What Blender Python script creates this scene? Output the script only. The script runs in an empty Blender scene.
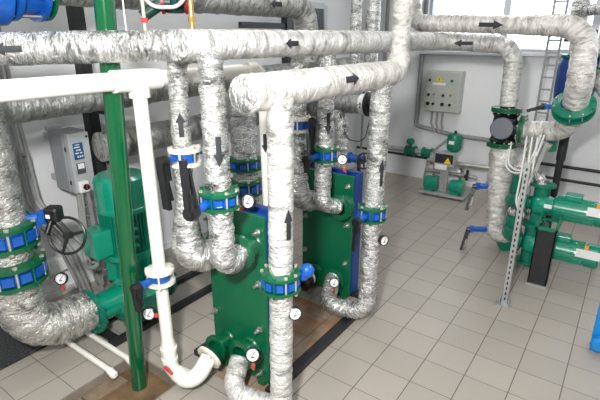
import bpy, bmesh, math, random
from mathutils import Vector as V, Matrix, noise
random.seed(7)
PI = math.pi
scn = bpy.context.scene
COL = scn.collection

# ------------------------------------------------------------------ materials
def srgb(r, g, b):
    def c(v):
        v /= 255.0
        return v/12.92 if v <= .04045 else ((v+.055)/1.055)**2.4
    return (c(r), c(g), c(b), 1)
class NT:
    def __init__(s, name):
        s.m = bpy.data.materials.new(name); s.m.use_nodes = True
        s.t = s.m.node_tree; s.n = s.t.nodes; s.l = s.t.links
        s.b = s.n['Principled BSDF']
    def new(s, typ, **kw):
        n = s.n.new(typ)
        for k, v in kw.items(): setattr(n, k, v)
        return n
    def put(s, sock, v):
        if hasattr(v, 'node'): s.l.new(v, sock)
        else: sock.default_value = v
    def math(s, op, a, b=0, c=0, clamp=False):
        n = s.new('ShaderNodeMath', operation=op, use_clamp=clamp)
        for i, v in enumerate((a, b, c)): s.put(n.inputs[i], v)
        return n.outputs[0]
    def mix(s, f, a, b):
        n = s.new('ShaderNodeMix', data_type='RGBA')
        s.put(n.inputs[0], f); s.put(n.inputs[6], a); s.put(n.inputs[7], b)
        return n.outputs[2]
    def noise(s, vec, scale, detail=3, rough=.55, dist=0):
        n = s.new('ShaderNodeTexNoise')
        if vec is not None: s.l.new(vec, n.inputs['Vector'])
        n.inputs['Scale'].default_value = scale; n.inputs['Detail'].default_value = detail
        n.inputs['Roughness'].default_value = rough; n.inputs['Distortion'].default_value = dist
        return n.outputs[0]
    def ramp(s, f, stops):
        n = s.new('ShaderNodeValToRGB'); s.l.new(f, n.inputs[0])
        e = n.color_ramp.elements
        while len(e) < len(stops): e.new(.5)
        for i, (p, c) in enumerate(stops):
            e[i].position = p; e[i].color = c if len(c) == 4 else (*c, 1)
        return n.outputs[0]
    def bump(s, h, strength=.3, dist=.01, normal=None):
        n = s.new('ShaderNodeBump'); n.inputs['Strength'].default_value = strength
        n.inputs['Distance'].default_value = dist; s.l.new(h, n.inputs['Height'])
        if normal is not None: s.l.new(normal, n.inputs['Normal'])
        return n.outputs[0]
    def geo(s): return s.new('ShaderNodeNewGeometry').outputs['Position']
    def uv(s): return s.new('ShaderNodeTexCoord').outputs['UV']
    def obj(s): return s.new('ShaderNodeTexCoord').outputs['Object']
    def setp(s, **kw):
        for k, v in kw.items():
            s.put(s.b.inputs[k.replace('_', ' ')], v)

def paint(name, col, rough=.35, metal=0.0, var=.12, bump=.05, coat=0.0, scale=14):
    t = NT(name)
    n = t.noise(t.obj(), scale, 4)
    d = tuple(c*(1-var) for c in col[:3])+(1,); u = tuple(min(1, c*(1+var)) for c in col[:3])+(1,)
    t.setp(Base_Color=t.ramp(n, [(.3, d), (.7, u)]), Metallic=metal, Roughness=rough, Coat_Weight=coat)
    t.setp(Normal=t.bump(t.noise(t.obj(), scale*6, 2), bump, .004))
    return t.m

def foil(name, base, dark, metal, rough, crinkle=.6, streak=.35, pitch=.08):
    """foil or cloth wrapped round a pipe; UV = (metres along, metres around)"""
    t = NT(name)
    uv = t.uv(); sep = t.new('ShaderNodeSeparateXYZ'); t.l.new(uv, sep.inputs[0])
    mp = t.new('ShaderNodeMapping'); t.l.new(uv, mp.inputs[0]); mp.inputs['Scale'].default_value = (2.0, .7, 1)
    big = t.noise(mp.outputs[0], 8, 4, .6, .8)
    fine = t.noise(mp.outputs[0], 34, 4, .62, .9)
    vor = t.new('ShaderNodeTexVoronoi', feature='DISTANCE_TO_EDGE'); t.l.new(mp.outputs[0], vor.inputs['Vector'])
    vor.inputs['Scale'].default_value = 34
    warp = t.math('MULTIPLY', t.math('SUBTRACT', big, .5), .05)
    s = t.math('ADD', t.math('ADD', sep.outputs[0], t.math('MULTIPLY', sep.outputs[1], .16)), warp)
    saw = t.math('FRACT', t.math('DIVIDE', s, pitch))
    seam = t.math('LESS_THAN', saw, .07)
    c = t.ramp(big, [(.3, dark), (.53, base)])
    fr = t.ramp(fine, [(.30, (0, 0, 0)), (.56, (1, 1, 1))])
    c = t.mix(t.math('MULTIPLY', t.math('SUBTRACT', 1, fr), streak), c, dark)  # reflection contrast of the crinkles put into the colour as dark flecks
    c = t.mix(t.math('MULTIPLY', seam, .28), c, dark)
    h = t.math('ADD', t.math('MULTIPLY', saw, 1.1), t.math('MULTIPLY', fine, 1.6))
    h = t.math('ADD', h, t.math('MULTIPLY', vor.outputs[0], .7))
    h = t.math('ADD', h, t.math('MULTIPLY', big, 1.6))
    t.setp(Base_Color=c, Metallic=metal, Roughness=t.ramp(fine, [(.3, (rough*.7,)*3), (.7, (rough*1.35,)*3)]),
           Normal=t.bump(h, crinkle, .009))
    return t.m

M = {}
M['foil'] = foil('foil_wrap', srgb(226, 226, 224), srgb(96, 97, 96), .85, .27, 1.0, .3)
M['foil_white'] = foil('white_foil_wrap', srgb(233, 232, 228), srgb(146, 146, 143), .55, .34, 1.0, .3)
M['foil_bright'] = foil('bright_foil_wrap', srgb(240, 238, 233), srgb(168, 165, 159), .48, .33, 1.0, .28)
M['foil_grey'] = foil('grey_foil_wrap', srgb(184, 185, 181), srgb(92, 93, 90), .7, .33, 1.0, .35, .11)
M['foil_big'] = foil('large_foil_wrap', srgb(218, 217, 212), srgb(98, 97, 92), .8, .28, 1.0, .3, .1)
M['green'] = paint('green_enamel', srgb(0, 86, 54), .3, coat=.3)
M['green_pipe'] = paint('green_gloss_paint', srgb(0, 84, 46), .16, coat=.6, var=.05, bump=.02)
M['green_plate'] = paint('green_plate_paint', srgb(0, 93, 60), .38, var=.05, bump=.02)
M['teal'] = paint('teal_enamel', srgb(0, 136, 108), .28, coat=.35, var=.08)
M['teal_dark'] = paint('dark_teal_enamel', srgb(4, 112, 88), .35, var=.15)
M['blue'] = paint('blue_enamel', srgb(12, 82, 166), .3, coat=.3)
M['blue_dark'] = paint('dark_blue_enamel', srgb(18, 70, 140), .38)
M['blue_plate'] = paint('blue_plate_paint', srgb(20, 56, 122), .4, var=.06)
M['cyan'] = paint('bright_blue_plastic', srgb(10, 130, 205), .3)
M['white'] = paint('white_plastic_pipe', srgb(238, 236, 228), .28, var=.03, bump=.02)
M['white_cast'] = paint('white_painted_iron', srgb(228, 224, 212), .4, var=.1)
M['label'] = paint('white_label', srgb(232, 232, 232), .5, var=.02, bump=0)
M['black'] = paint('black_iron', srgb(26, 26, 27), .35, var=.2)
M['matte_black'] = paint('black_sticker', srgb(38, 41, 45), .6, var=.1, bump=0)
M['steel_black'] = paint('black_painted_steel', srgb(34, 35, 38), .5, var=.25)
M['charcoal'] = paint('charcoal_plastic', srgb(72, 77, 88), .5, var=.05)
M['steel'] = paint('bright_steel', srgb(190, 188, 182), .3, metal=.85, var=.1)
M['galv'] = paint('galvanised_steel', srgb(176, 178, 178), .45, metal=.5, var=.12)
M['bolt'] = paint('zinc_bolt', srgb(205, 200, 185), .35, metal=.6, var=.15)
M['brass'] = paint('brass', srgb(190, 150, 90), .35, metal=.7)
M['red'] = paint('red_plastic', srgb(205, 60, 62), .4)
M['darkred'] = paint('dark_red_enamel', srgb(150, 24, 48), .4)
M['yellow'] = paint('yellow_print', srgb(238, 200, 40), .5, bump=0)
M['orange'] = paint('orange_tag', srgb(240, 160, 30), .5, bump=0)
M['box_grey'] = paint('grey_enclosure', srgb(142, 146, 148), .42, var=.03, bump=.02)
M['box_front'] = paint('light_grey_enclosure', srgb(184, 188, 190), .38, metal=.2, var=.03, bump=.02)
M['panel_grey'] = paint('beige_grey_cabinet', srgb(176, 180, 172), .45, var=.03, bump=.02)
M['conduit'] = paint('grey_conduit', srgb(138, 140, 140), .5, var=.08)
M['cable'] = paint('white_cable', srgb(215, 216, 212), .45, var=.05)
M['cable_grey'] = paint('grey_cable', srgb(150, 150, 148), .5, var=.08)
M['lcd'] = paint('blue_screen', srgb(36, 76, 130), .3, var=.05, bump=0)
M['frame'] = paint('window_frame', srgb(196, 200, 204), .4, var=.03)
M['rust'] = paint('rusty_wet_concrete', srgb(112, 90, 68), .35, var=.45, bump=.3, scale=6)
M['lip'] = paint('raw_concrete', srgb(132, 124, 112), .7, var=.2, bump=.4, scale=9)

def mat_glass():
    t = NT('window_glass')
    t.setp(Base_Color=(1, 1, 1, 1), Roughness=.02, IOR=1.1, Transmission_Weight=1.0)
    return t.m
M['glass'] = mat_glass()
def mat_mat():
    t = NT('black_rubber_mat')
    g = t.geo(); n = t.noise(g, 60, 4, .7)
    t.setp(Base_Color=t.ramp(n, [(.42, srgb(30, 31, 33)), (.66, srgb(74, 76, 78))]), Roughness=.75, Normal=t.bump(n, .8, .01))
    return t.m
M['mat'] = mat_mat()
def mat_tile():
    t = NT('beige_floor_tile')
    g = t.geo(); sep = t.new('ShaderNodeSeparateXYZ'); t.l.new(g, sep.inputs[0])
    u = t.math('DIVIDE', t.math('ADD', sep.outputs[0], 1.231+30.2), .302)
    v = t.math('DIVIDE', t.math('ADD', sep.outputs[1], -2.368+29.25), .2925)
    def line(w, width):
        f = t.math('FRACT', w); d = t.math('MINIMUM', f, t.math('SUBTRACT', 1, f))
        return t.math('LESS_THAN', d, width)
    gr = t.math('MAXIMUM', line(u, .012), line(v, .009))
    cell = t.new('ShaderNodeCombineXYZ')
    t.l.new(t.math('FLOOR', u), cell.inputs[0]); t.l.new(t.math('FLOOR', v), cell.inputs[1])
    wn = t.new('ShaderNodeTexWhiteNoise', noise_dimensions='3D'); t.l.new(cell.outputs[0], wn.inputs['Vector'])
    c = t.ramp(wn.outputs['Value'], [(0, srgb(160, 154, 145)), (1, srgb(168, 161, 152))])
    speck = t.noise(g, 90, 3, .7)
    c = t.mix(t.ramp(speck, [(.35, (.16,)*3), (.6, (0,)*3)]), c, srgb(140, 131, 119))
    # brown water stains round the heat exchanger feet
    dx = t.math('ABSOLUTE', t.math('ADD', sep.outputs[0], 2.0)); dy = t.math('ABSOLUTE', t.math('ADD', sep.outputs[1], -2.5))
    m = t.math('MULTIPLY', t.math('LESS_THAN', dx, .32), t.math('LESS_THAN', dy, .62))
    st = t.ramp(t.noise(g, 5, 4, .6), [(.35, (.25,)*3), (.62, (.95,)*3)])
    c = t.mix(t.math('MULTIPLY', m, st), c, srgb(140, 102, 66))
    c = t.mix(t.math('MULTIPLY', gr, .85), c, srgb(76, 70, 64))
    hb = t.math('SUBTRACT', t.math('MULTIPLY', speck, .05), gr)
    t.setp(Base_Color=c, Roughness=.38, Normal=t.bump(hb, .25, .003))
    return t.m
M['tile'] = mat_tile()
def mat_wall():
    t = NT('painted_plaster_wall')
    g = t.geo(); n = t.noise(g, 1.6, 4)
    t.setp(Base_Color=t.ramp(n, [(.3, srgb(220, 222, 224)), (.7, srgb(228, 229, 230))]), Roughness=.6,
           Normal=t.bump(t.noise(g, 45, 3), .1, .003))
    return t.m
M['wall'] = mat_wall()

# ------------------------------------------------------------------ geometry helpers
def frame(a):
    a = V(a).normalized()
    h = V((0, 0, 1)) if abs(a.z) < .9 else V((1, 0, 0))
    u = h.cross(a).normalized(); w = a.cross(u).normalized()
    return u, w, a
def cyl(bm, p0, p1, r0, r1=None, seg=24, cap=True):
    p0 = V(p0); p1 = V(p1); r1 = r0 if r1 is None else r1
    u, w, a = frame(p1-p0)
    A = []; B = []
    for i in range(seg):
        t = 2*PI*i/seg; d = u*math.cos(t)+w*math.sin(t)
        A.append(bm.verts.new(p0+d*r0)); B.append(bm.verts.new(p1+d*r1))
    for i in range(seg):
        j = (i+1) % seg
        bm.faces.new((A[i], A[j], B[j], B[i])).smooth = seg > 8
    if cap:
        bm.faces.new(A[::-1]); bm.faces.new(B)
def lathe(bm, o, axis, prof, seg=28, closed=False):
    """prof = [(radius, height)...] along axis from o"""
    o = V(o); u, w, a = frame(axis); rings = []; uvl = bm.loops.layers.uv.verify()
    for r, h in prof:
        if r < 1e-5: rings.append([bm.verts.new(o+a*h)]); continue
        rings.append([bm.verts.new(o+a*h+(u*math.cos(2*PI*i/seg)+w*math.sin(2*PI*i/seg))*r) for i in range(seg)])
    pairs = list(zip(rings, rings[1:]))
    if closed: pairs.append((rings[-1], rings[0]))
    for A, B in pairs:
        for i in range(seg):
            j = (i+1) % seg
            if len(A) == 1 and len(B) == 1: continue
            if len(A) == 1: f = bm.faces.new((A[0], B[j], B[i]))
            elif len(B) == 1: f = bm.faces.new((A[i], A[j], B[0]))
            else: f = bm.faces.new((A[i], A[j], B[j], B[i]))
            f.smooth = True
            for lp in f.loops:
                q = lp.vert.co-o; lp[uvl].uv = (q.dot(u)+q.dot(a)+3, q.dot(w))
def box(bm, c, s, rot=None, bev=0.0, mi=0):
    n0 = len(bm.faces)
    r = bmesh.ops.create_cube(bm, size=1)
    vs = r['verts']; c = V(c)
    for v in vs:
        p = V((v.co.x*s[0], v.co.y*s[1], v.co.z*s[2]))
        if rot is not None: p = rot @ p
        v.co = p+c
    if bev > 0:
        es = list({e for v in vs for e in v.link_edges})
        bmesh.ops.bevel(bm, geom=es, offset=bev, segments=2, affect='EDGES', profile=.5)
    if mi:
        bm.faces.ensure_lookup_table()
        for f in bm.faces[n0:]: f.material_index = mi
def bx2(bm, a, b, bev=0.0, mi=0):
    box(bm, [(a[i]+b[i])/2 for i in range(3)], [abs(b[i]-a[i]) for i in range(3)], None, bev, mi)
def path(pts, fil=.1, step=.02):
    """polyline with rounded corners resampled finely"""
    P = [V(p) for p in pts]; out = [P[0]]
    for i in range(1, len(P)-1):
        R = fil[i-1] if isinstance(fil, (list, tuple)) else fil
        a = (P[i-1]-P[i]); b = (P[i+1]-P[i]); la, lb = a.length, b.length; a.normalize(); b.normalize()
        ang = a.angle(b)
        if ang > PI-.02: out.append(P[i]); continue
        T = R/math.tan(ang/2); T = min(T, la*.98 if i == 1 else la*.5, lb*.98 if i == len(P)-2 else lb*.5)
        R2 = T*math.tan(ang/2)
        c = P[i]+(a+b).normalized()*(R2/math.sin(ang/2))
        s = P[i]+a*T-c; e = P[i]+b*T-c; tot = s.angle(e); n = max(3, int(tot*R2/step)+2, int(tot/.2))
        ax = s.cross(e).normalized()
        for k in range(n+1): out.append(c+Matrix.Rotation(tot*k/n, 3, ax) @ s)
    out.append(P[-1])
    res = [out[0]]
    for p in out[1:]:
        d = p-res[-1]; L = d.length
        if L < 1e-5: continue
        n = max(1, int(round(L/step))); q = res[-1].copy()
        for k in range(1, n+1): res.append(q+d*(k/n))
    return res
def tube(bm, pts, r, fil=.1, seg=20, step=.02, cap=True, wrap=0.0, crump=0.0, pitch=.08, seed=0.0, roundend=(False, False)):
    """tube swept along a rounded polyline. r may be a number or function of (fraction, metres)"""
    P = path(pts, fil, step); n = len(P)
    S = [0.0]
    for i in range(1, n): S.append(S[-1]+(P[i]-P[i-1]).length)
    T = [(P[min(i+1, n-1)]-P[max(i-1, 0)]).normalized() for i in range(n)]
    u, w, a = frame(T[0]); uvl = bm.loops.layers.uv.verify()
    rings = []
    for i in range(n):
        if i:
            q = T[i-1].rotation_difference(T[i]); u = (q @ u)
            u = (u-T[i]*u.dot(T[i])).normalized()
        w = T[i].cross(u)
        rr = r(S[i]/S[-1], S[i]) if callable(r) else r
        ring = []
        for k in range(seg):
            t = 2*PI*k/seg; d = u*math.cos(t)+w*math.sin(t); rad = rr
            if wrap or crump:
                s = S[i]+.16*rr*t
                if k*2 > seg: s = S[i]+.16*rr*(2*PI-t)
                ph = (s/pitch+noise.noise(V((S[i]*6, seed, 0)))*.5) % 1
                rad += wrap*(ph-.5)
                p = P[i]+d*rr
                rad += crump*(noise.noise(p*16+V((seed, 0, 0)))+.6*noise.noise(p*37+V((0, seed, 0))))
                if (i == 0 and roundend[0]) or (i == n-1 and roundend[1]): rad *= .9
            ring.append(bm.verts.new(P[i]+d*rad))
        rings.append(ring)
    ref = r(.5, S[-1]/2) if callable(r) else r
    for i in range(n-1):
        for k in range(seg):
            j = (k+1) % seg
            f = bm.faces.new((rings[i][k], rings[i][j], rings[i+1][j], rings[i+1][k])); f.smooth = True
            for lp, (ii, kk) in zip(f.loops, ((i, k), (i, k+1), (i+1, k+1), (i+1, k))):
                lp[uvl].uv = (S[ii]+seed, kk/seg*2*PI*ref)
    if cap:
        for rg, e, rev in ((rings[0], 0, True), (rings[-1], 1, False)):
            f = bm.faces.new(rg[::-1] if rev else rg)
            for lp in f.loops:
                q = lp.vert.co-P[0 if e == 0 else -1]; lp[uvl].uv = (q.x+seed, q.z+q.y)
def empty(name, loc, label=None, cat=None, group=None):
    o = bpy.data.objects.new(name, None); COL.objects.link(o); o.location = loc
    o.empty_display_size = .05
    if label: tag(o, label, cat, group)
    return o
def tag(o, label, cat, group=None):
    o['label'] = label; o['category'] = cat
    if group: o['group'] = group
    return o
def wl(o):
    p = V((0, 0, 0))
    while o is not None: p += V(o.location); o = o.parent
    return p
def mk(name, bm, mat, parent=None, label=None):
    me = bpy.data.meshes.new(name)
    off = wl(parent) if parent is not None else V((0, 0, 0))
    bmesh.ops.recalc_face_normals(bm, faces=bm.faces)
    if not (isinstance(mat, str) and mat.startswith('foil') and len(bm.verts) > 900):
        for ed in bm.edges:
            if len(ed.link_faces) == 2 and ed.calc_face_angle(0) > .6: ed.smooth = False
    loc = V((0, 0, 0))
    for v in bm.verts: v.co -= off
    if parent is None and len(bm.verts):        # origin at the middle of the base
        xs = [v.co.x for v in bm.verts]; ys = [v.co.y for v in bm.verts]; zs = [v.co.z for v in bm.verts]
        loc = V(((min(xs)+max(xs))/2, (min(ys)+max(ys))/2, min(zs)))
        for v in bm.verts: v.co -= loc
    bm.to_mesh(me); bm.free()
    for m in (mat if isinstance(mat, (list, tuple)) else [mat]): me.materials.append(M[m] if isinstance(m, str) else m)
    o = bpy.data.objects.new(name, me); COL.objects.link(o); o.location = loc
    if parent is not None: o.parent = parent
    if label: o['label'] = label
    return o
def B(): return bmesh.new()
def struct(name, bm, mat):
    o = mk(name, bm, mat); o['kind'] = 'structure'; return o

# ------------------------------------------------------------------ camera
f_px, hy, vx, CH = 460.0, 37.0, 650.0, 2.35
tilt = math.atan((200-hy)/f_px); az = math.atan((vx-300)/(f_px/math.cos(tilt)))
fw = V((-math.sin(az)*math.cos(tilt), math.cos(az)*math.cos(tilt), -math.sin(tilt)))
rt = V((math.cos(az), math.sin(az), 0)); up = rt.cross(fw)
cam_d = bpy.data.cameras.new('camera'); cam = bpy.data.objects.new('camera', cam_d); COL.objects.link(cam)
cam.matrix_world = Matrix((( rt.x, up.x, -fw.x, 0), (rt.y, up.y, -fw.y, 0), (rt.z, up.z, -fw.z, CH), (0, 0, 0, 1)))
cam_d.sensor_width = 36; cam_d.lens = f_px/600*36; cam_d.clip_start = .05
scn.camera = cam
EYE = V((0, 0, CH))

# ------------------------------------------------------------------ the setting
XL, XR, YB, YF, ZC = -4.15, 2.6, 7.6, -1.6, 3.7
PX0, PX1, PY0, PY1 = -2.81, -2.27, .3, 1.70      # drain pit
bm = B()
bx2(bm, (XL-.2, YF-.2, -.3), (PX0, YB+.2, 0)); bx2(bm, (PX1, YF-.2, -.3), (XR+.2, YB+.2, 0))
bx2(bm, (PX0, YF-.2, -.3), (PX1, PY0, 0)); bx2(bm, (PX0, PY1, -.3), (PX1, YB+.2, 0))
struct('floor', bm, 'tile')
bm = B(); bx2(bm, (PX0, PY0, -.3), (PX1, PY1, -.085))
struct('floor_pit', bm, 'rust')
bm = B()
for y0 in (.32, .62, .92, 1.22): bx2(bm, (-2.79, y0, -.085), (-2.66, y0+.29, -.06), .002)
struct('trim_3', bm, paint('stained_tile', srgb(126, 110, 90), .45, var=.2))
bm = B()
th = .012
bx2(bm, (PX0, PY0, -.12), (PX0+th, PY1, .002)); bx2(bm, (PX1-th, PY0, -.12), (PX1, PY1, .002))
bx2(bm, (PX0+th, PY1-th, -.12), (PX1-th, PY1, .002)); bx2(bm, (PX0+th, PY0, -.12), (PX1-th, PY0+th, .002))
struct('trim_1', bm, 'lip')
# back wall with a window band
WX0, WX1, WZ0, WZ1 = -2.95, 1.6, 2.14, 3.35
bm = B()
bx2(bm, (XL-.2, YB, 0), (XR+.2, YB+.3, WZ0)); bx2(bm, (XL-.2, YB, WZ1), (XR+.2, YB+.3, ZC))
bx2(bm, (XL-.2, YB, WZ0), (WX0, YB+.3, WZ1)); bx2(bm, (WX1, YB, WZ0), (XR+.2, YB+.3, WZ1))
struct('wall_back', bm, 'wall')
bm = B(); bx2(bm, (XL-.2, YF-.2, 0), (XL, YB, ZC)); struct('wall_left', bm, 'wall')
bm = B(); bx2(bm, (XR, YF-.2, 0), (XR+.2, YB, ZC)); struct('wall_right', bm, 'wall')
bm = B(); bx2(bm, (XL, YF-.2, 0), (XR, YF, ZC)); struct('wall_front', bm, 'wall')
bm = B(); bx2(bm, (XL-.2, YF-.2, ZC), (XR+.2, YB+.3, ZC+.2)); struct('ceiling', bm, 'wall')
# window: frame, mullions, sill, panes
nw = 0
edges = [WX0, -1.78, -.62, .5, WX1]
for a, b in zip(edges, edges[1:]):
    nw += 1
    w_ = empty('window_%d' % nw, ((a+b)/2, YB+.1, WZ0)); w_['kind'] = 'structure'
    bm = B(); t = .045
    bx2(bm, (a, YB+.08, WZ0), (a+t, YB+.14, WZ1)); bx2(bm, (b-t, YB+.08, WZ0), (b, YB+.14, WZ1))
    bx2(bm, (a+t, YB+.08, WZ0), (b-t, YB+.14, WZ0+t)); bx2(bm, (a+t, YB+.08, WZ1-t), (b-t, YB+.14, WZ1))
    mk('window_frame', bm, 'frame', w_)
    bm = B(); bx2(bm, (a+t, YB+.105, WZ0+t), (b-t, YB+.112, WZ1-t)); mk('pane', bm, 'glass', w_)
bm = B(); bx2(bm, (WX0-.05, YB-.13, WZ0-.05), (WX1+.05, YB+.08, WZ0), .008); struct('trim_2', bm, 'frame')
bm = B(); bx2(bm, (XL, YB-.02, 0), (XR, YB, .07)); struct('baseboard_back', bm, 'wall')
bm = B(); bx2(bm, (XL, YF, 0), (XL+.02, YB-.02, .07)); struct('baseboard_left', bm, 'wall')
# louvred grey door near the corner on the left wall
d_ = empty('door_1', (XL+.03, 5.95, 0)); d_['kind'] = 'structure'
bm = B(); bx2(bm, (XL, 5.45, 0), (XL+.04, 6.35, 2.75)); mk('door_panel', bm, paint('grey_louvred_door', srgb(92, 97, 100), .5), d_)
bm = B()
for k in range(16): bx2(bm, (XL+.04, 5.50+k*.053, .1), (XL+.055, 5.515+k*.053, 2.7))
mk('louvre', bm, paint('grey_louvre', srgb(120, 124, 126), .5), d_)
bm = B(); bx2(bm, (XL, 6.35, 0), (XL+.06, 6.43, 2.8)); bx2(bm, (XL, 5.37, 0), (XL+.06, 5.45, 2.8)); bx2(bm, (XL, 5.45, 2.75), (XL+.06, 6.35, 2.83))
mk('door_frame', bm, 'frame', d_)

# ------------------------------------------------------------------ pipe pieces
def arrow(parent, c, axis, r, L=.13, W=.055, toward=None, off=.006, col='matte_black'):
    """black direction arrow stuck on a pipe, bent round it"""
    c = V(c); a = V(axis).normalized(); v = (toward if toward is not None else EYE-c); v = v-a*v.dot(a); v.normalize()
    w = a.cross(v); bm = B()
    def strip(s0, h0, s1, h1, n=6, top=True):
        for e, flip in ((off, False), (off-.003, True)):
            rows = []
            for s, h in ((s0, h0), (s1, h1)):
                rows.append([bm.verts.new(c+a*s+(v*math.cos(t)+w*math.sin(t))*(r+e)) for t in [(-h+2*h*k/n)/r for k in range(n+1)]])
            for k in range(n):
                bm.faces.new((rows[0][k], rows[0][k+1], rows[1][k+1], rows[1][k]))
    strip(-L/2, W*.24, L*.1, W*.24)
    strip(L*.1, W*.5, L/2, .001)
    return mk('flow_arrow', bm, col, parent, 'black arrow sticker')
def pipe(name, label, pts, r, mat, fil=.12, group=None, wrap=.004, crump=.003, pitch=.08, seg=28, step=.016, re=(False, False), cat='pipe'):
    bm = B()
    tube(bm, pts, r, fil, seg, step, True, wrap, crump, pitch, random.random()*20, re)
    o = mk(name, bm, mat); tag(o, label, cat, group); return o
def plain(name, label, pts, r, mat, fil=.05, cat='pipe', group=None, seg=16, step=.03, parent=None):
    bm = B(); tube(bm, pts, r, fil, seg, step)
    o = mk(name, bm, mat, parent)
    if label and parent is None: tag(o, label, cat, group)
    return o
def hexbolt(bm, p, axis, L, r):
    a = V(axis).normalized(); p = V(p)
    cyl(bm, p-a*L/2, p+a*L/2, r*.55, seg=8)
    cyl(bm, p-a*(L/2+r*.1), p-a*(L/2-r*.9), r, seg=6); cyl(bm, p+a*(L/2-r*.9), p+a*(L/2+r*.1), r, seg=6)
def valve(label, c, axis, rp, fr, gap=.075, ft=.02, fmat='green', bmat='blue', nb=8, group=None, kind='butterfly_valve', stub=None, sl=.09, bolt='bolt', lug=True, cat='valve'):
    """wafer valve squeezed between two bolted flanges; returns (empty, stub end)"""
    c = V(c); u, w, a = frame(axis)
    e = empty(kind, c, label, cat, group)
    for s in (-1, 1):
        bm = B(); h0 = s*gap/2; h1 = s*(gap/2+ft)
        lathe(bm, c, a, [(rp*.98, h0), (fr, h0), (fr, h1), (fr*.97, h1+s*.002), (rp*1.12, h1+s*.004), (rp*.98, h1+s*.012)], 36, True)
        mk('flange', bm, fmat, e)
    bm = B(); rb = rp+(fr-rp)*.42
    lathe(bm, c, a, [(rp*.8, -gap/2), (rb, -gap/2), (rb*1.02, -gap*.3), (rb*1.02, gap*.3), (rb, gap/2), (rp*.8, gap/2)], 36, True)
    if lug:
        for k in range(nb):
            t = 2*PI*(k+.0)/nb; d = u*math.cos(t)+w*math.sin(t)
            R = Matrix((u*-math.sin(t)+w*math.cos(t), d, a)).transposed()
            box(bm, c+d*(rb+.008), (fr*.32, fr*.18, gap*.62), R, .004)
    mk('valve_body', bm, bmat, e)
    rbo = (rb+fr)/2+.004
    for k in range(nb):
        t = 2*PI*(k+.5)/nb; d = u*math.cos(t)+w*math.sin(t)
        bm = B(); hexbolt(bm, c+d*rbo, a, gap+2*ft+.022, .0105 if fr < .2 else .015)
        mk('bolt', bm, bolt if k % 3 else fmat, e)
    end = None
    if stub is not None:
        s = V(stub).normalized(); bm = B()
        cyl(bm, c+s*rb*.9, c+s*(fr+sl), .023 if fr < .2 else .028, seg=16); box(bm, c+s*(fr+sl-.005), (.055, .055, .05), None, .008)
        mk('stem_neck', bm, bmat, e); end = c+s*(fr+sl+.02)
    return e, end
def lever(e, p, s, d, L=.2, twin=True, mat='black', w=.018):
    """lever handle of two plates from p running along d; s = stem direction"""
    p = V(p); s = V(s).normalized(); d = V(d).normalized(); n = d.cross(s).normalized()
    bm = B(); cyl(bm, p-s*.02, p+s*.025, .033, seg=20)
    R = Matrix((n, d, n.cross(d))).transposed()
    box(bm, p+d*L*.5+s*.012, (w*1.6, L, .022), R, .003); box(bm, p+d*L*.22+s*.0, (w*2.4, L*.3, .03), R, .004)
    R2 = Matrix.Rotation(.16, 3, n.cross(d)) @ R
    box(bm, p+d*L*.44-s*.02+n*.015, (w, L*.8, .014), R2, .002)
    cyl(bm, p+d*(L*.9)-s*.0, p+d*(L*1.02)+s*.0, .016, .012, seg=10)
    mk('lever', bm, mat, e)
    bm = B(); box(bm, p+d*L*.35+s*.019, (.02, .025, .003), R); mk('tag', bm, 'label', e)
def gauge(label, p, face, stemdir, R=.035, stem=.05, group='pressure and temperature gauges'):
    """round dial gauge at p looking along face, on a small siphon valve"""
    p = V(p); fc = V(face).normalized(); sd = V(stemdir).normalized()
    e = empty('pressure_gauge', p, label, 'gauge', group)
    bm = B(); lathe(bm, p, fc, [(0, -.026), (R*.95, -.026), (R, -.02), (R, .004), (R*.84, .008), (R*.80, .0)], 32); mk('case', bm, 'black', e)
    bm = B(); lathe(bm, p, fc, [(0, .003), (R*.81, .003)], 32); mk('dial', bm, 'label', e)
    u, w, a = frame(fc)
    bm = B(); R3 = Matrix((u, w, a)).transposed()
    for k in range(9):
        t = math.radians(-45+k*270/8); d = u*math.cos(t)+w*math.sin(t)
        box(bm, p+d*R*.66+fc*.004, (.002, R*.18, .001), Matrix((d.cross(fc), d, fc)).transposed())
    d = (u*.5+w*.8).normalized(); box(bm, p+d*R*.22+fc*.005, (R*.1, R*.85, .001), Matrix((d.cross(fc), d, fc)).transposed())
    box(bm, p+fc*.004-w*R*.3, (R*.5, R*.16, .001), R3)
    mk('needle', bm, 'matte_black', e)
    bm = B(); q = p-fc*.012+sd*R; cyl(bm, q-sd*.005, q+sd*stem, .008, seg=12); cyl(bm, q+sd*stem*.3, q+sd*stem*.6, .013, seg=6)
    mk('siphon', bm, 'brass', e)
    bm = B(); q2 = q+sd*stem*.62; box(bm, q2+fc*.014, (.022, .022, .026), None, .004); mk('cock_handle', bm, 'red', e)
    return e

VT, HD = 'vertical foil wrapped pipes', 'headers'
toE = lambda p: (EYE-V(p))
# ---- horizontal headers at eye level
X1 = -1.90
hd1 = pipe('header_pipe', 'long silver wrapped header with capped end running back over both plate exchangers',
     [(X1, 1.60, 2.31), (X1, 5.3, 2.31), (-1.10, 5.3, 2.27), (-1.08, 5.3, 1.66)], lambda f, s: .078+min(.012, s*.004), 'foil_white', [.16, .2], wrap=.006, pitch=.09, re=(True, False))
arrow(hd1, (X1, 2.44, 2.31), (0, -1, 0), .088, .13, .06)
arrow(hd1, (-1.60, 5.3, 2.287), (-1, 0, 0), .09, .2, .07)
bm = B()
lathe(bm, (X1, 1.60, 2.31), (0, -1, 0), [(.076, -.01), (.076, .006), (.062, .012), (.0, .014)], 28); mk('end_cap', bm, 'foil', hd1)
hd0 = pipe('header_pipe', 'silver grey wrapped pipe crossing the left edge at eye level',
     [(-3.3, .30, 2.275), (-2.63, 1.09, 2.293), (-1.93, 1.88, 2.31)], .081, 'foil', .5, wrap=.003, crump=.002, pitch=.3)
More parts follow.
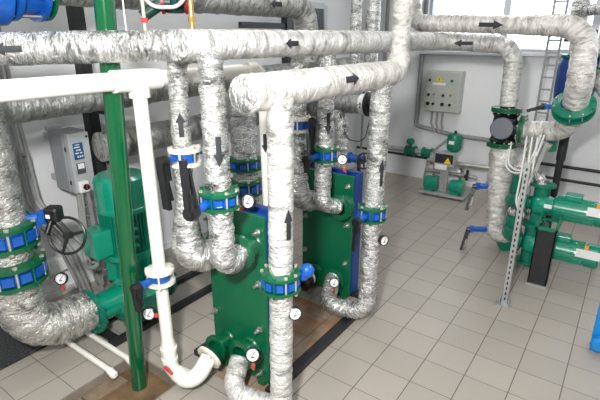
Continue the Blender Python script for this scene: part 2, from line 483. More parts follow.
arrow(hd0, (-2.59, 1.135, 2.293), (-.64, -.76, -.02), .082, .13, .06)
hd2 = pipe('header_pipe', 'lower white wrapped header with capped round end rising into ceiling riser',
     [(-1.47, 1.60, 2.10), (-1.48, 3.33, 2.10), (-1.50, 3.36, 3.69)], lambda f, s: .090 if s < 1.6 else .090-.024*min(1, (s-1.6)*3), 'foil_bright', .14, wrap=.004, pitch=.06, re=(True, False))
bm = B(); lathe(bm, (-1.47, 1.60, 2.10), (0, -1, 0), [(.084, -.01), (.084, .006), (.07, .014), (.0, .016)], 28); mk('end_cap', bm, 'foil', hd2)
arrow(hd2, (-1.475, 2.46, 2.10), (0, 1, 0), .093, .15, .075)
hd3 = pipe('header_pipe', 'upper right white wrapped pipe with right pointing arrow turning down at valve',
     [(-2.22, 5.25, 3.69), (-2.2, 5.25, 2.50), (-.47, 5.05, 2.44), (-.43, 4.90, 1.98), (-.45, 5.08, 1.76)], lambda f, s: .088+.022*min(1, max(0, s-2.2)), 'foil_bright', [.14, .24, .18], wrap=.006, crump=.005)
arrow(hd3, (-1.29, 5.15, 2.465), (1, -.11, -.03), .096, .24, .08)

# ---- vertical branches to the first exchanger
zp = 1.10
p182 = pipe('riser_pipe', 'slim foil wrapped riser with up arrow behind the white vertical pipe',
     [(-1.94, 1.80, 2.28), (-2.15, 1.80, 2.25), (-2.15, 1.76, .97), (-2.07, 1.90, 1.0)], lambda f, s: .056 if s < 1.02 else .056+.044*min(1, (s-1.02)*3.2), 'foil', [.09, .1], wrap=.004, crump=.005)
arrow(p182, (-2.15, 1.79, 1.87), (0, 0, 1), .060, .14, .055, toward=V((2.15, -1.79, 0)))
p215 = pipe('riser_pipe', 'silver wrapped riser with down arrow bending into upper port of near exchanger',
     [(-1.775, 1.70, 2.28), (-1.74, 1.67, 1.08), (-1.79, 1.86, 1.09)], lambda f, s: .064+.010*min(1, s*.8), 'foil', .12, wrap=.007, crump=.005)
arrow(p215, (-1.76, 1.69, 1.79), (0, 0, -1), .075, .16, .055, toward=V((1.75, -1.25, 0)))
pfr = pipe('riser_pipe', 'front silver wrapped riser under round capped header end, with up arrow',
     [(-1.41, 1.80, 2.07), (-1.435, 1.80, .13), (-1.80, 1.72, .13), (-1.86, 1.89, .27)], .068, 'foil_white', [.13, .12], wrap=.004, crump=.0035, pitch=.05)
arrow(pfr, (-1.42, 1.80, 1.42), (0, 0, 1), .072, .17, .05, toward=V((1.0, -.32, 0)))
# ---- branches to the second exchanger
p325 = pipe('riser_pipe', 'silver wrapped riser with down arrow bending into upper port of far exchanger',
     [(-1.92, 3.04, 2.30), (-1.95, 3.03, 1.04), (-1.91, 3.21, .97)], lambda f, s: .06+.008*min(1, s), 'foil', .13, wrap=.006, crump=.005)
arrow(p325, (-1.93, 3.04, 1.72), (0, 0, -1), .07, .17, .05, toward=V((1.7, -1.6, 0)))
p384 = pipe('riser_pipe', 'tall silver wrapped riser right of far exchanger curving to its lowest port',
     [(-1.475, 3.05, 2.08), (-1.50, 3.05, .14), (-1.86, 2.98, .14), (-1.97, 3.28, .22)], .074, 'foil', [.16, .13], wrap=.005, crump=.005)
arrow(p384, (-1.49, 3.05, 1.40), (0, 0, 1), .078, .2, .05, toward=V((1.0, -.5, 0)))
p297 = pipe('riser_pipe', 'crumpled foil pipe partly hidden behind the front riser elbow to far exchanger',
     [(-2.13, 2.95, 2.28), (-2.13, 2.95, 1.06), (-2.14, 3.28, .96)], lambda f, s: .06+.03*max(0, min(1, (s-.9)*4)), 'foil', .16, wrap=.004, crump=.008)

# ---- white plastic system
wh = pipe('plastic_header', 'white smooth plastic header with tee crossing left behind green post',
     [(-2.33, -.35, 2.12), (-2.33, 2.76, 2.12), (-2.33, 2.80, .40), (-2.33, 3.00, .22), (-2.20, 3.26, .22)], lambda f, s: .05 if s < 2.9 else .041, 'white', [.09, .05, .05], wrap=0, crump=0, step=.03, cat='pipe')
bm = B(); cyl(bm, (-2.33, 1.50, 2.12), (-2.33, 1.80, 2.12), .062, seg=32); cyl(bm, (-2.33, 1.66, 2.14), (-2.33, 1.66, 2.02), .060, seg=32)
mk('tee_fitting', bm, 'white', wh)
bm = B(); cyl(bm, (-2.33, 2.58, 2.12), (-2.33, 2.67, 2.12), .058, seg=32); mk('coupling', bm, 'white_cast', wh)
arrow(wh, (-2.33, 2.772, 1.56), (0, 0, -1), .043, .15, .055)
wv = pipe('plastic_pipe', 'white plastic drop pipe from tee, elbowed into lower port of near exchanger',
     [(-2.33, 1.66, 2.06), (-2.33, 1.66, .115), (-2.065, 1.63, .115), (-2.075, 1.80, .235)], lambda f, s: .042 if s < 1.72 else (.050 if s < 1.98 else .058), 'white', [.06, .10], wrap=0, crump=0, step=.03)
bm = B(); lathe(bm, (-2.33, 1.66, .18), (0, 0, 1), [(.044, 0), (.058, 0), (.058, .03), (.052, .035), (.052, .085), (.058, .09), (.058, .115), (.044, .115)], 32); mk('socket', bm, 'white', wv)
bm = B(); lathe(bm, (-2.21, 1.66, .105), (1, 0, 0), [(.044, 0), (.060, 0), (.060, .025), (.044, .025)], 32); mk('socket', bm, 'white', wv)
bm = B(); cyl(bm, (-2.24, 1.60, .15), (-2.24, 1.57, .20), .012, seg=10); box(bm, (-2.24, 1.565, .215), (.05, .02, .022), None, .004); mk('drain_cock', bm, 'red', wv)

# ---- green steel post
gp = plain('support_post', 'glossy dark green steel post standing in the drain pit', [(-2.565, 1.54, -.085), (-2.29, 1.54, 3.69)], .054, 'green_pipe', seg=32, cat='post', step=.4)

# ------------------------------------------------------------------ valves on the pipes
v215, en = valve('green flanged valve with blue body on riser to near exchanger top port', (-1.752, 1.682, 1.515), (0, 0, 1), .07, .112, .06, .018, stub=(0, -1, -.12), sl=.08, nb=8)
lever(v215, en, (0, -1, 0), (-.10, .05, 1), .28, w=.026)
bm = B(); lathe(bm, en+V((0, .03, 0)), (.1, -1, 0), [(0, 0), (.038, 0), (.042, .02), (.038, .045), (0, .05)], 24); mk('gearbox', bm, 'black', v215)
v182, en = valve('white flanged valve with blue body and black lever on slim riser', (-2.15, 1.80, 1.67), (0, 0, 1), .054, .098, .062, .022, fmat='white_cast', nb=6, lug=False, stub=(0, -1, 0), sl=.05)
lever(v182, en, (0, -1, 0), (0.02, .04, -1), .29, w=.034)
bm = B(); lathe(bm, en+V((0, .03, 0)), (.1, -1, 0), [(0, 0), (.034, 0), (.038, .02), (.034, .04), (0, .045)], 24); mk('gearbox', bm, 'black', v182)
bm = B(); s = V((0, 1, 0)).normalized(); cyl(bm, V((-2.15, 1.80, 1.67))+s*.06, V((-2.15, 1.80, 1.67))+s*.13, .014); mk('stem_end', bm, 'blue', v182)
valve_f, en = valve('green flanged blue valve on front riser above gauge', (-1.425, 1.80, 1.06), (0, 0, 1), .068, .114, .07, .018, stub=(.7, .75, .15), sl=.02, nb=10)
bm = B(); bmesh.ops.create_uvsphere(bm, u_segments=20, v_segments=12, radius=.042, matrix=Matrix.Translation(en+V((0, 0, .02)))); mk('stem_cap', bm, 'blue', valve_f)
v325, en = valve('green flanged blue valve on riser to far exchanger top port', (-1.94, 3.04, 1.47), (0, 0, 1), .07, .115, .07, .018, nb=8, stub=(0, -1, 0), sl=.11)
lever(v325, en, (0, -1, 0), (.05, 0, -1), .10)
v384, en = valve('green flanged blue valve with black gearbox on right riser of far exchanger', (-1.495, 3.05, 1.06), (0, 0, 1), .074, .112, .075, .018, nb=8, stub=(0, -1, 0), sl=.11)
lever(v384, en, (0, -1, 0), (-.05, 0, -1), .24)
v297, en = valve('white flanged blue valve with black lever peeking right of front riser', (-2.13, 2.95, 1.70), (0, 0, 1), .06, .10, .07, .02, fmat='white_cast', nb=6, lug=False, stub=(.85, .1, 0), sl=.0)
lever(v297, V(en)+V((.03, -.03, .04)), (.3, -.9, 0), (0, 0, -1), .36)
vwh, en = valve('white flanged valve with blue body on white plastic drop pipe', (-2.33, 1.66, .86), (0, 0, 1), .042, .095, .062, .02, fmat='white_cast', nb=4, lug=False, stub=(0, -1, -.05), sl=.075)
lever(vwh, en, (0, -1, 0), (.05, .05, -1), .16, w=.026)
bm = B(); lathe(bm, en+V((0, .03, 0)), (0, -1, 0), [(0, 0), (.034, 0), (.038, .02), (.034, .04), (0, .045)], 24); mk('gearbox', bm, 'black', vwh)

# ------------------------------------------------------------------ plate heat exchangers
def exchanger(label, x0, x1, y, z0, z1, ports, bolts):
    e = empty('plate_heat_exchanger', ((x0+x1)/2, y+.1, 0), label, 'heat exchanger')
    bm = B(); bx2(bm, (x0, y, z0), (x1, y+.028, z1), .004); mk('front_plate', bm, 'green_plate', e)
    bm = B()
    for k in range(12): bx2(bm, (x0+.03, y+.03+k*.006, z0+.04), (x1-.012, y+.0345+k*.006, z1-.02))
    mk('plate_pack', bm, 'blue_dark', e)
    bm = B(); bx2(bm, (x0, y+.102, z0), (x1+.012, y+.155, z1+.015), .004); bx2(bm, (x1-.004, y+.03, z0+.02), (x1+.012, y+.11, z1+.005), .002); mk('rear_plate', bm, 'blue_plate', e)
    for x in (x0+.07, x1-.07):
        bm = B(); bx2(bm, (x-.03, y+.0, 0), (x+.03, y+.15, z0), .003); mk('foot', bm, 'green_plate', e)
    for (x, z) in bolts:
        bm = B(); cyl(bm, (x, y-.005, z), (x, y-.012, z), .024, seg=16); cyl(bm, (x, y-.010, z), (x, y-.032, z), .017, seg=6); cyl(bm, (x, y-.03, z), (x, y-.055, z), .010, seg=12); cyl(bm, (x, y-.01, z), (x, y+.17, z), .009, seg=8)
        mk('tie_bolt', bm, 'steel', e)
    for (x, z, L, r) in ports:
        bm = B(); lathe(bm, (x, y+.002, z), (0, -1, 0), [(0, 0), (r*1.18, 0), (r*1.12, .012), (r, .02), (r, L-.022), (r*1.55, L-.022), (r*1.55, L), (r*1.4, L+.003), (r*.9, L+.003)], 36)
        mk('port_flange', bm, 'green', e)
    return e
exchanger('nearer green plate heat exchanger with blue rear frame', -2.22, -1.71, 2.0, .05, 1.30,
    [(-1.80, 1.10, .14, .073), (-2.08, 1.03, .08, .06), (-2.08, .27, .14, .06), (-1.86, .29, .11, .072)],
    [(-1.755, 1.20), (-2.185, .84), (-1.76, .83), (-2.185, .47), (-1.765, .48), (-1.775, .12), (-2.185, 1.2)])
exchanger('farther green plate heat exchanger with blue rear frame', -2.36, -1.825, 3.33, .05, 1.22,
    [(-1.89, .96, .12, .074), (-2.14, .96, .06, .078), (-1.98, .20, .07, .078), (-2.19, .21, .07, .06)],
    [(-1.87, 1.13), (-1.865, .77), (-2.31, .76), (-2.32, .41), (-1.87, .39), (-2.31, 1.13)])
# white flange joint on each white pipe end
def joint(label, p, d, rp, fr, mat='white_cast', back='steel_black'):
    e = empty('pipe_flange', p, label, 'flange')
    bm = B(); lathe(bm, p, d, [(rp, 0), (fr, 0), (fr, .022), (rp, .022)], 32, True); mk('flange_ring', bm, mat, e)
    bm = B(); lathe(bm, V(p)+V(d).normalized()*.0225, d, [(rp*1.05, 0), (fr*.96, 0), (fr*.96, .012), (rp*1.05, .012)], 32, True); mk('gasket', bm, back, e)
    u, w, a = frame(d)
    for k in range(6):
        t = 2*PI*k/6+.3; q = V(p)+(u*math.cos(t)+w*math.sin(t))*(rp+fr)*.5
        bm = B(); cyl(bm, q-a*.012, q+a*.03, .009, seg=6); mk('bolt', bm, 'bolt', e)
    return e
joint('white bolted flange joining plastic elbow to near exchanger', (-2.075, 1.79, .23), (0, 1, .35), .055, .098)
joint('white bolted flange low on far exchanger beside black check valve', (-2.19, 3.16, .21), (0, 1, 0), .045, .085)
# check valve body on that second white pipe
e = empty('check_valve', (-2.17, 3.08, .21), 'black check valve with white end flange at foot of far exchanger', 'valve')
bm = B(); lathe(bm, (-2.17, 3.02, .21), (0, 1, 0), [(.04, 0), (.07, .01), (.085, .03), (.085, .06), (.06, .07), (.085, .08), (.085, .11), (.05, .12)], 28); mk('valve_body', bm, 'black', e)
bm = B(); box(bm, (-2.13, 3.05, .31), (.012, .03, .14), None, .003); box(bm, (-2.17, 3.09, .31), (.012, .03, .12), None, .003); mk('lever', bm, 'black', e)

# gauges
up_ = V((.55, -.75, .45))
gauge('gauge over pump inlet elbow beneath black handwheel', (-3.20, 1.42, .66), (.6, -.75, .3), (-.1, .1, -1), .046, .06)
gauge('gauge at top edge of near exchanger right of green valve', (-1.77, 1.93, 1.42), (.35, -.9, .2), (-.5, 0, -.5), .046, .05)
gauge('gauge near foot of near exchanger left of front riser', (-1.68, 1.82, .42), (.5, -.75, .4), (0, 0, -1), .048, .07)
gauge('gauge above far exchanger beside small blue handwheel valve', (-1.76, 3.02, 1.45), (.35, -.9, .2), (.3, 0, -1), .042, .06)
gauge('gauge on lower port elbow of far exchanger', (-1.82, 3.05, .33), (.5, -.75, .4), (0, 0, -1), .044, .07)
gauge('gauge on right side of tall riser beside open floor', (-1.37, 3.03, .86), (.9, -.45, .1), (-.9, .1, 0), .042, .03)
gauge('gauge on right side of front riser above wet floor', (-1.34, 1.82, .86), (.75, -.6, .2), (-.9, 0, 0), .040, .02)
gauge('gauge low on white plastic drop pipe beside green post', (-2.41, 1.59, .57), (.5, -.8, .2), (.6, .2, 0), .046, .02)

# ------------------------------------------------------------------ vertical inline pump and its suction pipe
PXc, PYc = -3.17, 1.99
e = empty('inline_pump', (PXc, PYc, 0), 'large vertical green circulation pump on floor behind green post', 'pump')
bm = B()
cyl(bm, (PXc, PYc, .0), (PXc, PYc, .08), .13, .11)
lathe(bm, (PXc, PYc, .06), (0, 0, 1), [(0, 0), (.12, .0), (.20, .07), (.235, .18), (.225, .27), (.17, .33), (.16, .36), (0, .36)], 40)
tube(bm, [(PXc, PYc-.40, .30), (PXc, PYc+.34, .30)], .115, seg=28, step=.2)
mk('volute', bm, 'teal', e)
for s, fy in ((-1, .385), (1, .27)):
    bm = B(); lathe(bm, (PXc, PYc+s*fy, .30), (0, s, 0), [(.11, 0), (.182, 0), (.182, .03), (.11, .03)], 36, True); mk('flange', bm, 'teal_dark', e)
    for k in range(8):
        t = 2*PI*(k+.5)/8; bm = B(); hexbolt(bm, (PXc+.155*math.cos(t), PYc+s*(fy+.015), .30+.155*math.sin(t)), (0, 1, 0), .08, .014); mk('bolt', bm, 'teal_dark', e)
bm = B()
lathe(bm, (PXc, PYc, .42), (0, 0, 1), [(0, 0), (.16, 0), (.17, .02), (.13, .04), (.12, .16), (.14, .22), (.215, .25), (.22, .30), (0, .30)], 40)
for k in range(6):
    t = 2*PI*k/6+.2; box(bm, (PXc+.16*math.cos(t), PYc+.16*math.sin(t), .56), (.07, .015, .2), Matrix.Rotation(t, 3, 'Z'))
mk('lantern', bm, 'teal', e)
bm = B(); lathe(bm, (PXc, PYc, .72), (0, 0, 1), [(0, 0), (.185, 0), (.185, .34), (0, .34)], 48)
for k in range(40):
    t = 2*PI*k/40; box(bm, (PXc+.190*math.cos(t), PYc+.190*math.sin(t), .89), (.02, .006, .30), Matrix.Rotation(t, 3, 'Z'))
mk('motor_body', bm, 'teal_dark', e)
bm = B(); lathe(bm, (PXc, PYc, 1.06), (0, 0, 1), [(0, 0), (.205, 0), (.205, .03), (.199, .035), (.202, .22), (.195, .26), (.165, .285), (0, .29)], 48); mk('fan_cover', bm, 'teal', e)
bm = B(); box(bm, (PXc-.02, PYc-.25, .84), (.19, .15, .22), None, .012); mk('terminal_box', bm, 'teal', e)
bm = B(); box(bm, (PXc+.17, PYc-.115, 1.14), (.012, .05, .05), Matrix.Rotation(-.5, 3, 'Z'), .002); mk('nameplate', bm, 'label', e)
for k in range(3):
    bm = B(); box(bm, (PXc+.195, PYc-.05, .80+.07*k), (.03, .03, .025), None, .004); mk('lug', bm, 'teal', e)

big = pipe('suction_pipe', 'thick foil wrapped pipe bending at floor into green pump, left edge',
    [(PXc-.03, 1.10, 3.69), (PXc-.03, 1.12, .325), (PXc-.02, 1.575, .315)], lambda f, s: .155, 'foil_big', .29, wrap=.008, crump=.006, pitch=.11, seg=40)
arrow(big, (PXc-.03, 1.115, 1.46), (0, 0, 1), .158, .16, .07, toward=V((.93, -.36, 0)), off=.012)
vb, en = valve('upper large green flanged valve with blue body on left suction pipe', (PXc-.03, 1.12, 1.13), (0, 0, 1), .155, .205, .10, .028, nb=12, stub=(.55, .83, .25), sl=.0)
valve('lower large green flanged compensator with blue body on left suction pipe', (PXc-.03, 1.12, .87), (0, 0, 1), .155, .215, .10, .028, nb=12)
# gearbox and handwheel as parts of the big valve
G = V((-3.09, 1.34, 1.215))
bm = B(); tube(bm, [G+V((-.05, -.1, -.01)), G+V((.02, .02, 0))], .035, seg=16); lathe(bm, G, (.75, -.1, -.1), [(0, 0), (.05, 0), (.05, .04), (0, .04)], 20); mk('gear_flange', bm, 'blue', vb)
bm = B(); box(bm, G+V((.05, .045, .01)), (.10, .10, .11), Matrix.Rotation(.6, 3, 'Z'), .022); tube(bm, [G+V((.06, .03, 0)), G+V((.07, -.03, -.10))], .018, seg=12); mk('gearbox', bm, 'black', vb)
bm = B(); box(bm, G+V((.10, -.02, .02)), (.03, .004, .025), Matrix.Rotation(.4, 3, 'Z')); mk('tag', bm, 'label', vb)
W0 = V((-2.985, 1.42, 1.065)); wa = V((.55, -.8, .28)).normalized(); u, w, a = frame(wa)
bm = B(); Rw = .126; n = 40; rings = []
for i in range(n):
    t = 2*PI*i/n; d = u*math.cos(t)+w*math.sin(t)
    rings.append([bm.verts.new(W0+d*(Rw+.010*math.cos(q))+a*.010*math.sin(q)) for q in [2*PI*k/8 for k in range(8)]])
for i in range(n):
    for k in range(8):
        f = bm.faces.new((rings[i][k], rings[(i+1) % n][k], rings[(i+1) % n][(k+1) % 8], rings[i][(k+1) % 8])); f.smooth = True
for k in range(3):
    t = 2*PI*k/3+.25; d = u*math.cos(t)+w*math.sin(t); cyl(bm, W0-a*.01+d*.01, W0+d*Rw, .013, .009, seg=10)
cyl(bm, W0-a*.05, W0+a*.012, .026, seg=16); cyl(bm, W0+a*.012, W0+a*.02, .012, seg=6)
mk('handwheel', bm, 'black', vb)

# ------------------------------------------------------------------ frequency inverter on the left wall
e = empty('inverter_box', (-3.92, 2.0, 1.08), 'grey wall mounted frequency inverter box with blue display', 'control box')
bm = B(); bx2(bm, (-3.98, 1.885, 1.10), (-3.76, 2.09, 1.61), .006); mk('housing', bm, 'box_grey', e)
bm = B(); bx2(bm, (-3.76, 1.905, 1.09), (-3.70, 2.085, 1.60), .006); mk('front_cover', bm, 'box_front', e)
bm = B(); bx2(bm, (-4.00, 1.88, 1.60), (-3.96, 2.0, 1.64), .003); mk('mounting_ear', bm, 'box_grey', e)
bm = B(); bx2(bm, (-4.15, 1.93, 1.14), (-3.98, 1.97, 1.19)); bx2(bm, (-4.15, 1.93, 1.52), (-3.98, 1.97, 1.57)); mk('bracket', bm, 'galv', e)
bm = B(); bx2(bm, (-3.70, 1.935, 1.38), (-3.693, 2.02, 1.52), .002); dsp = mk('display', bm, 'lcd', e)
bm = B()
for i, (y, z, w_, h) in enumerate([(1.955, 1.485, .05, .008), (1.952, 1.46, .012, .012), (1.975, 1.46, .02, .012), (1.95, 1.435, .03, .01), (1.985, 1.435, .018, .01), (1.955, 1.405, .012, .015), (1.975, 1.405, .012, .015), (1.995, 1.405, .01, .015), (1.96, 1.505, .04, .006)]):
    bx2(bm, (-3.693, y-w_/2+.01, z-h/2), (-3.691, y+w_/2+.01, z+h/2))
mk('readout', bm, 'label', dsp)
bm = B(); bx2(bm, (-3.70, 1.94, 1.255), (-3.694, 2.015, 1.35), .002); kp = mk('keypad', bm, 'charcoal', e)
bm = B(); bx2(bm, (-3.694, 1.95, 1.30), (-3.692, 2.005, 1.345)); mk('sticker', bm, 'label', kp)
bm = B(); cyl(bm, (-3.70, 2.065, 1.56), (-3.695, 2.065, 1.56), .010); cyl(bm, (-3.70, 2.06, 1.15), (-3.695, 2.06, 1.15), .010); box(bm, (-3.765, 1.90, 1.47), (.02, .014, .035)); box(bm, (-3.765, 1.90, 1.18), (.02, .014, .035)); mk('screw', bm, 'black', e)
bm = B(); box(bm, (-3.67, 1.955, 1.15), (.05, .085, .10), None, .012); sw = mk('switch_box', bm, 'label', e)
bm = B(); lathe(bm, (-3.645, 1.965, 1.15), (1, 0, 0), [(0, 0), (.026, 0), (.026, .012), (0, .012)], 20); kn = mk('knob', bm, 'black', sw)
bm = B(); box(bm, (-3.631, 1.965, 1.15), (.004, .008, .04)); mk('pointer', bm, 'red', kn)

# wall cables left of the inverter and below it
for k, (y, dy, r) in enumerate([(1.40, .03, .014), (1.44, .02, .016), (1.48, .0, .014), (1.53, .05, .016)]):
    plain('wall_cable', 'grey cable hanging down left wall beside the inverter, behind thick pipe', [(-4.12, y+.2, 3.6), (-4.11, y+.2, 1.8), (-4.10+.03*k, y+.2, 1.0), (-3.9+.06*k, y+.35+dy, .55), (-3.85+.03*k, y+.45+dy, .06)], r, 'cable_grey', .2, 'cable', 'grey cables beside the inverter')
bm = B(); box(bm, (-4.09, 1.72, 1.35), (.08, .07, .10), None, .01); tag(mk('junction_box', bm, 'conduit'), 'small grey junction box on left wall cables', 'box')
e = empty('cable_ladder', (-3.92, 2.02, .0), 'perforated steel cable tray dropping from the inverter', 'cable tray')
bm = B()
for x in (-3.83, -3.73): bx2(bm, (x-.006, 2.0, .15), (x+.006, 2.03, 1.08))
for k in range(22): bx2(bm, (-3.83, 2.01, .18+k*.041), (-3.73, 2.016, .195+k*.041))
mk('tray', bm, 'galv', e)
for k in range(3):
    plain('pump_cable', 'grey flexible cable looping from inverter down to pump', [(-3.78+.03*k, 1.96, 1.08), (-3.76+.03*k, 1.93, .72), (-3.55, 1.80+.03*k, .48+.03*k), (-3.36, 1.78+.04*k, .55+.04*k), (-3.25, 1.83, .72)], .020 if k == 0 else .012, 'cable_grey', .12, 'cable', 'cables from inverter to pump')
bm = B(); bx2(bm, (-4.13, 1.15, .28), (-4.05, 2.6, .42), .006); tag(mk('cable_duct', bm, 'label'), 'white plastic trunking low on left wall behind pump', 'trunking')

# black steel stand behind the pump
e = empty('steel_stand', (-3.9, 2.3, 0), 'black steel stand of uprights and brackets along left wall', 'stand')
for y in (2.28, 5.2):
    bm = B(); bx2(bm, (-4.0, y-.05, 0), (-3.9, y+.05, 2.66)); mk('upright', bm, 'steel_black', e)
for z in (1.72, 1.28, 2.45):
    bm = B(); bx2(bm, (-3.98, 2.33 if z < 2 else 4.3, z), (-3.92, 2.9 if z < 2 else 5.3, z+.07)); bx2(bm, (-3.9, 2.25, z), (-3.50, 2.30, z+.04)) if z < 2 else None; mk('rail', bm, 'steel_black', e)

# grey wrapped pipes along the left wall
g1 = pipe('wall_header', 'grey foil wrapped pipe behind white plastic header along left wall', [(-3.62, .2, 1.86), (-3.62, 6.6, 1.95)], .118, 'foil_grey', .2, wrap=.008, crump=.008, pitch=.12, seg=30, step=.03)
g2 = pipe('wall_header', 'grey foil wrapped pipe with flat capped end beside the inverter', [(-3.60, 2.12, 1.47), (-3.60, 4.1, 1.48)], .125, 'foil_grey', .2, wrap=.006, crump=.006, pitch=.14, seg=30, step=.03)
bm = B(); lathe(bm, (-3.60, 2.12, 1.47), (0, -1, 0), [(.126, -.02), (.128, .0), (.118, .008), (0, .010)], 32); mk('end_cap', bm, 'foil_big', g2)
g3 = pipe('ceiling_pipe', 'big grey wrapped pipe overhead at top left bending down', [(-3.0, 1.62, 2.66), (-3.0, 4.28, 2.66), (-3.0, 4.34, 1.7)], .128, 'foil_grey', .22, wrap=.006, crump=.005, pitch=.12, seg=30, step=.03)
arrow(g3, (-3.0, 3.62, 2.65), (0, -1, 0), .13, .16, .08, off=.01)
vt, en = valve('blue valve with bolted flange on overhead pipe at top left corner', (-3.0, 1.42, 2.62), (0, 1, 0), .12, .185, .12, .03, fmat='blue', bmat='blue', nb=8, lug=False)
bm = B(); lathe(bm, (-3.0, 1.32, 2.60), (0, -1, 0), [(.12, 0), (.19, .02), (.19, .05), (.17, .09), (.2, .2), (.19, .35), (0, .36)], 36); mk('body_casting', bm, 'blue', vt)
bm = B(); lathe(bm, (-3.0, 1.53, 2.62), (0, 1, 0), [(.12, 0), (.18, 0), (.18, .02), (.12, .02)], 36, True); mk('rear_flange', bm, 'green', vt)
# vertical grey pipe with two flanged valves left of the slim white pipe
g4 = pipe('riser_pipe', 'wide grey wrapped riser behind the two far stacked green valves', [(-2.77, 3.0, 1.92), (-2.77, 3.0, .25), (-2.77, 3.5, .25)], .116, 'foil', .2, wrap=.006, crump=.006)
plain('pipe_bend', 'grey wrapped bend joining the wall pipe to wide riser', [(-3.45, 3.3, 1.66), (-2.9, 3.1, 1.75), (-2.77, 3.02, 1.80)], .10, 'foil_grey', .1)
valve('upper of two stacked green flanged blue valves on wide grey riser', (-2.77, 3.0, 1.27), (0, 0, 1), .108, .15, .07, .02, nb=10)
valve('lower of two stacked green flanged blue valves on wide grey riser', (-2.77, 3.0, 1.05), (0, 0, 1), .108, .155, .09, .02, nb=10)
# pipe in the far corner with black flange, its down leg
g5 = pipe('corner_pipe', 'grey wrapped pipe ending in black flange behind far riser', [(-3.75, 4.5, 1.58), (-2.34, 4.5, 1.665)], .10, 'foil_grey', .1, wrap=.005, crump=.006)
bm = B(); bmesh.ops.create_cube(bm, size=.001); bm.free()
bm = B(); lathe(bm, (-2.40, 4.5, 1.66), (1, 0, .06), [(.106, 0), (.112, .0), (.112, .07), (.106, .07)], 28, True); mk('band', bm, 'label', g5)
bm = B(); lathe(bm, (-2.33, 4.5, 1.665), (1, 0, .06), [(.0, 0), (.13, 0), (.13, .04), (.10, .05), (.10, .09), (0, .09)], 28); mk('flange', bm, 'black', g5)
for k in range(2):
    bm = B(); box(bm, (-2.365, 4.39, 1.665), (.07, .003, .014) if k else (.014, .003, .06)); mk('cross_mark', bm, 'matte_black', g5)
pipe('corner_pipe', 'foil wrapped down leg below grey pipe in the far corner', [(-2.75, 4.5, 1.6), (-2.60, 4.42, 1.45), (-2.60, 4.42, .9)], .075, 'foil', .1, wrap=.006, crump=.006)
plain('corner_pipe', 'thin grey conduit standing in the far corner by black flange', [(-3.95, 7.45, .4), (-3.95, 7.45, 2.7)], .02, 'conduit', cat='conduit')
# small motor valve with black wheel by the far exchanger
e = empty('small_valve', (-2.1, 4.1, 1.0), 'small blue valve with black handwheel behind far exchanger', 'valve')
vc = V((-2.27, 4.25, 1.12))
bm = B(); cyl(bm, vc-V((.13, 0, 0)), vc+V((.06, 0, 0)), .045); lathe(bm, vc-V((.13, 0, 0)), (1, 0, 0), [(0, 0), (.06, 0), (.06, .025), (0, .025)], 24); mk('valve_body', bm, 'blue_dark', e)
bm = B(); wa = V((.8, -.6, .1)).normalized(); u, w, a = frame(wa); q = vc+wa*.12
lathe(bm, q, wa, [(.075, 0), (.09, 0), (.09, .02), (.075, .02)], 28, True)
for k in range(4): t = PI/2*k; cyl(bm, q, q+(u*math.cos(t)+w*math.sin(t))*.08, .010, seg=8)
cyl(bm, vc, q+wa*.02, .02); mk('handwheel', bm, 'black', e)
bm = B(); cyl(bm, vc-V((0, 0, .02)), (vc.x, vc.y, .0), .02); mk('leg', bm, 'black', e)
plain('hanging_cable', 'thin dark cable drooping between pipes in far corner', [(-2.6, 4.38, 1.55), (-2.5, 4.38, 1.28), (-2.3, 4.4, 1.27), (-2.26, 4.45, 1.56)], .006, 'steel_black', .1, 'cable')

# vertical pipes behind the headers, centre top
for (x, r) in ((-2.79, .062), (-2.57, .076)):
    pipe('riser_pipe', 'foil riser coming down from ceiling behind headers, left of pair' if r < .07 else 'foil riser coming down from ceiling behind headers, right of pair',
         [(x, 5.0, 3.69), (x, 5.0, 1.75)], r, 'foil', wrap=.006, crump=.006)
plain('wall_conduit', 'pale grey cable conduit on back wall left of ceiling riser', [(-3.6, 7.5, 3.69), (-3.6, 7.5, .5)], .03, 'conduit', cat='conduit')

# small circulator high up on left: dark body and red flanges
e = empty('small_circulator', (-2.55, 2.25, 2.42), 'small dark green circulator with red flanges above the left header', 'pump')
cc = V((-2.63, 2.23, 2.57)); ad = V((.72, .69, 0)).normalized()
bm = B(); cyl(bm, cc-ad*.07, cc+ad*.07, .05); box(bm, cc+V((0, 0, -.01)), (.11, .11, .12), None, .02); tube(bm, [cc-ad*.08, cc-ad*.22+V((0, 0, -.09))], .04); mk('pump_body', bm, paint('dark_green_casting', srgb(18, 62, 54), .4), e)
for s in (-1, 1):
    bm = B(); lathe(bm, cc+ad*s*.065, ad*s, [(0, 0), (.075, 0), (.075, .022), (0, .022)], 28); mk('flange', bm, 'darkred', e)
for k, (px, col) in enumerate((((-2.161, 1.619), 'red'), ((-1.90, 1.71), 'brass'))):
    e2 = empty('bleed_valve', (px[0], px[1], 2.385), 'small %s topped bleed valve sticking up behind left header' % ('red' if k == 0 else 'brass'), 'valve')
    bm = B(); cyl(bm, (px[0], px[1], 2.375), (px[0], px[1], 2.56), .010 if k == 0 else .014, seg=14); mk('stem', bm, 'bolt' if k == 0 else 'brass', e2)
    bm = B(); cyl(bm, (px[0], px[1], 2.42), (px[0], px[1], 2.445), .018, seg=8); mk('collar', bm, col, e2)
plain('hose', 'thin white hose looped over the left header', [(-2.76, 1.96, 2.70), (-2.63, 2.05, 2.53), (-2.49, 2.14, 2.53), (-2.40, 2.22, 2.70)], .012, 'cable', .1, 'hose')
plain('sensor_tube', 'thin white sensor rod standing on left header near green post', [(-2.224, 1.548, 2.37), (-2.224, 1.548, 2.60)], .004, 'cable', cat='sensor')

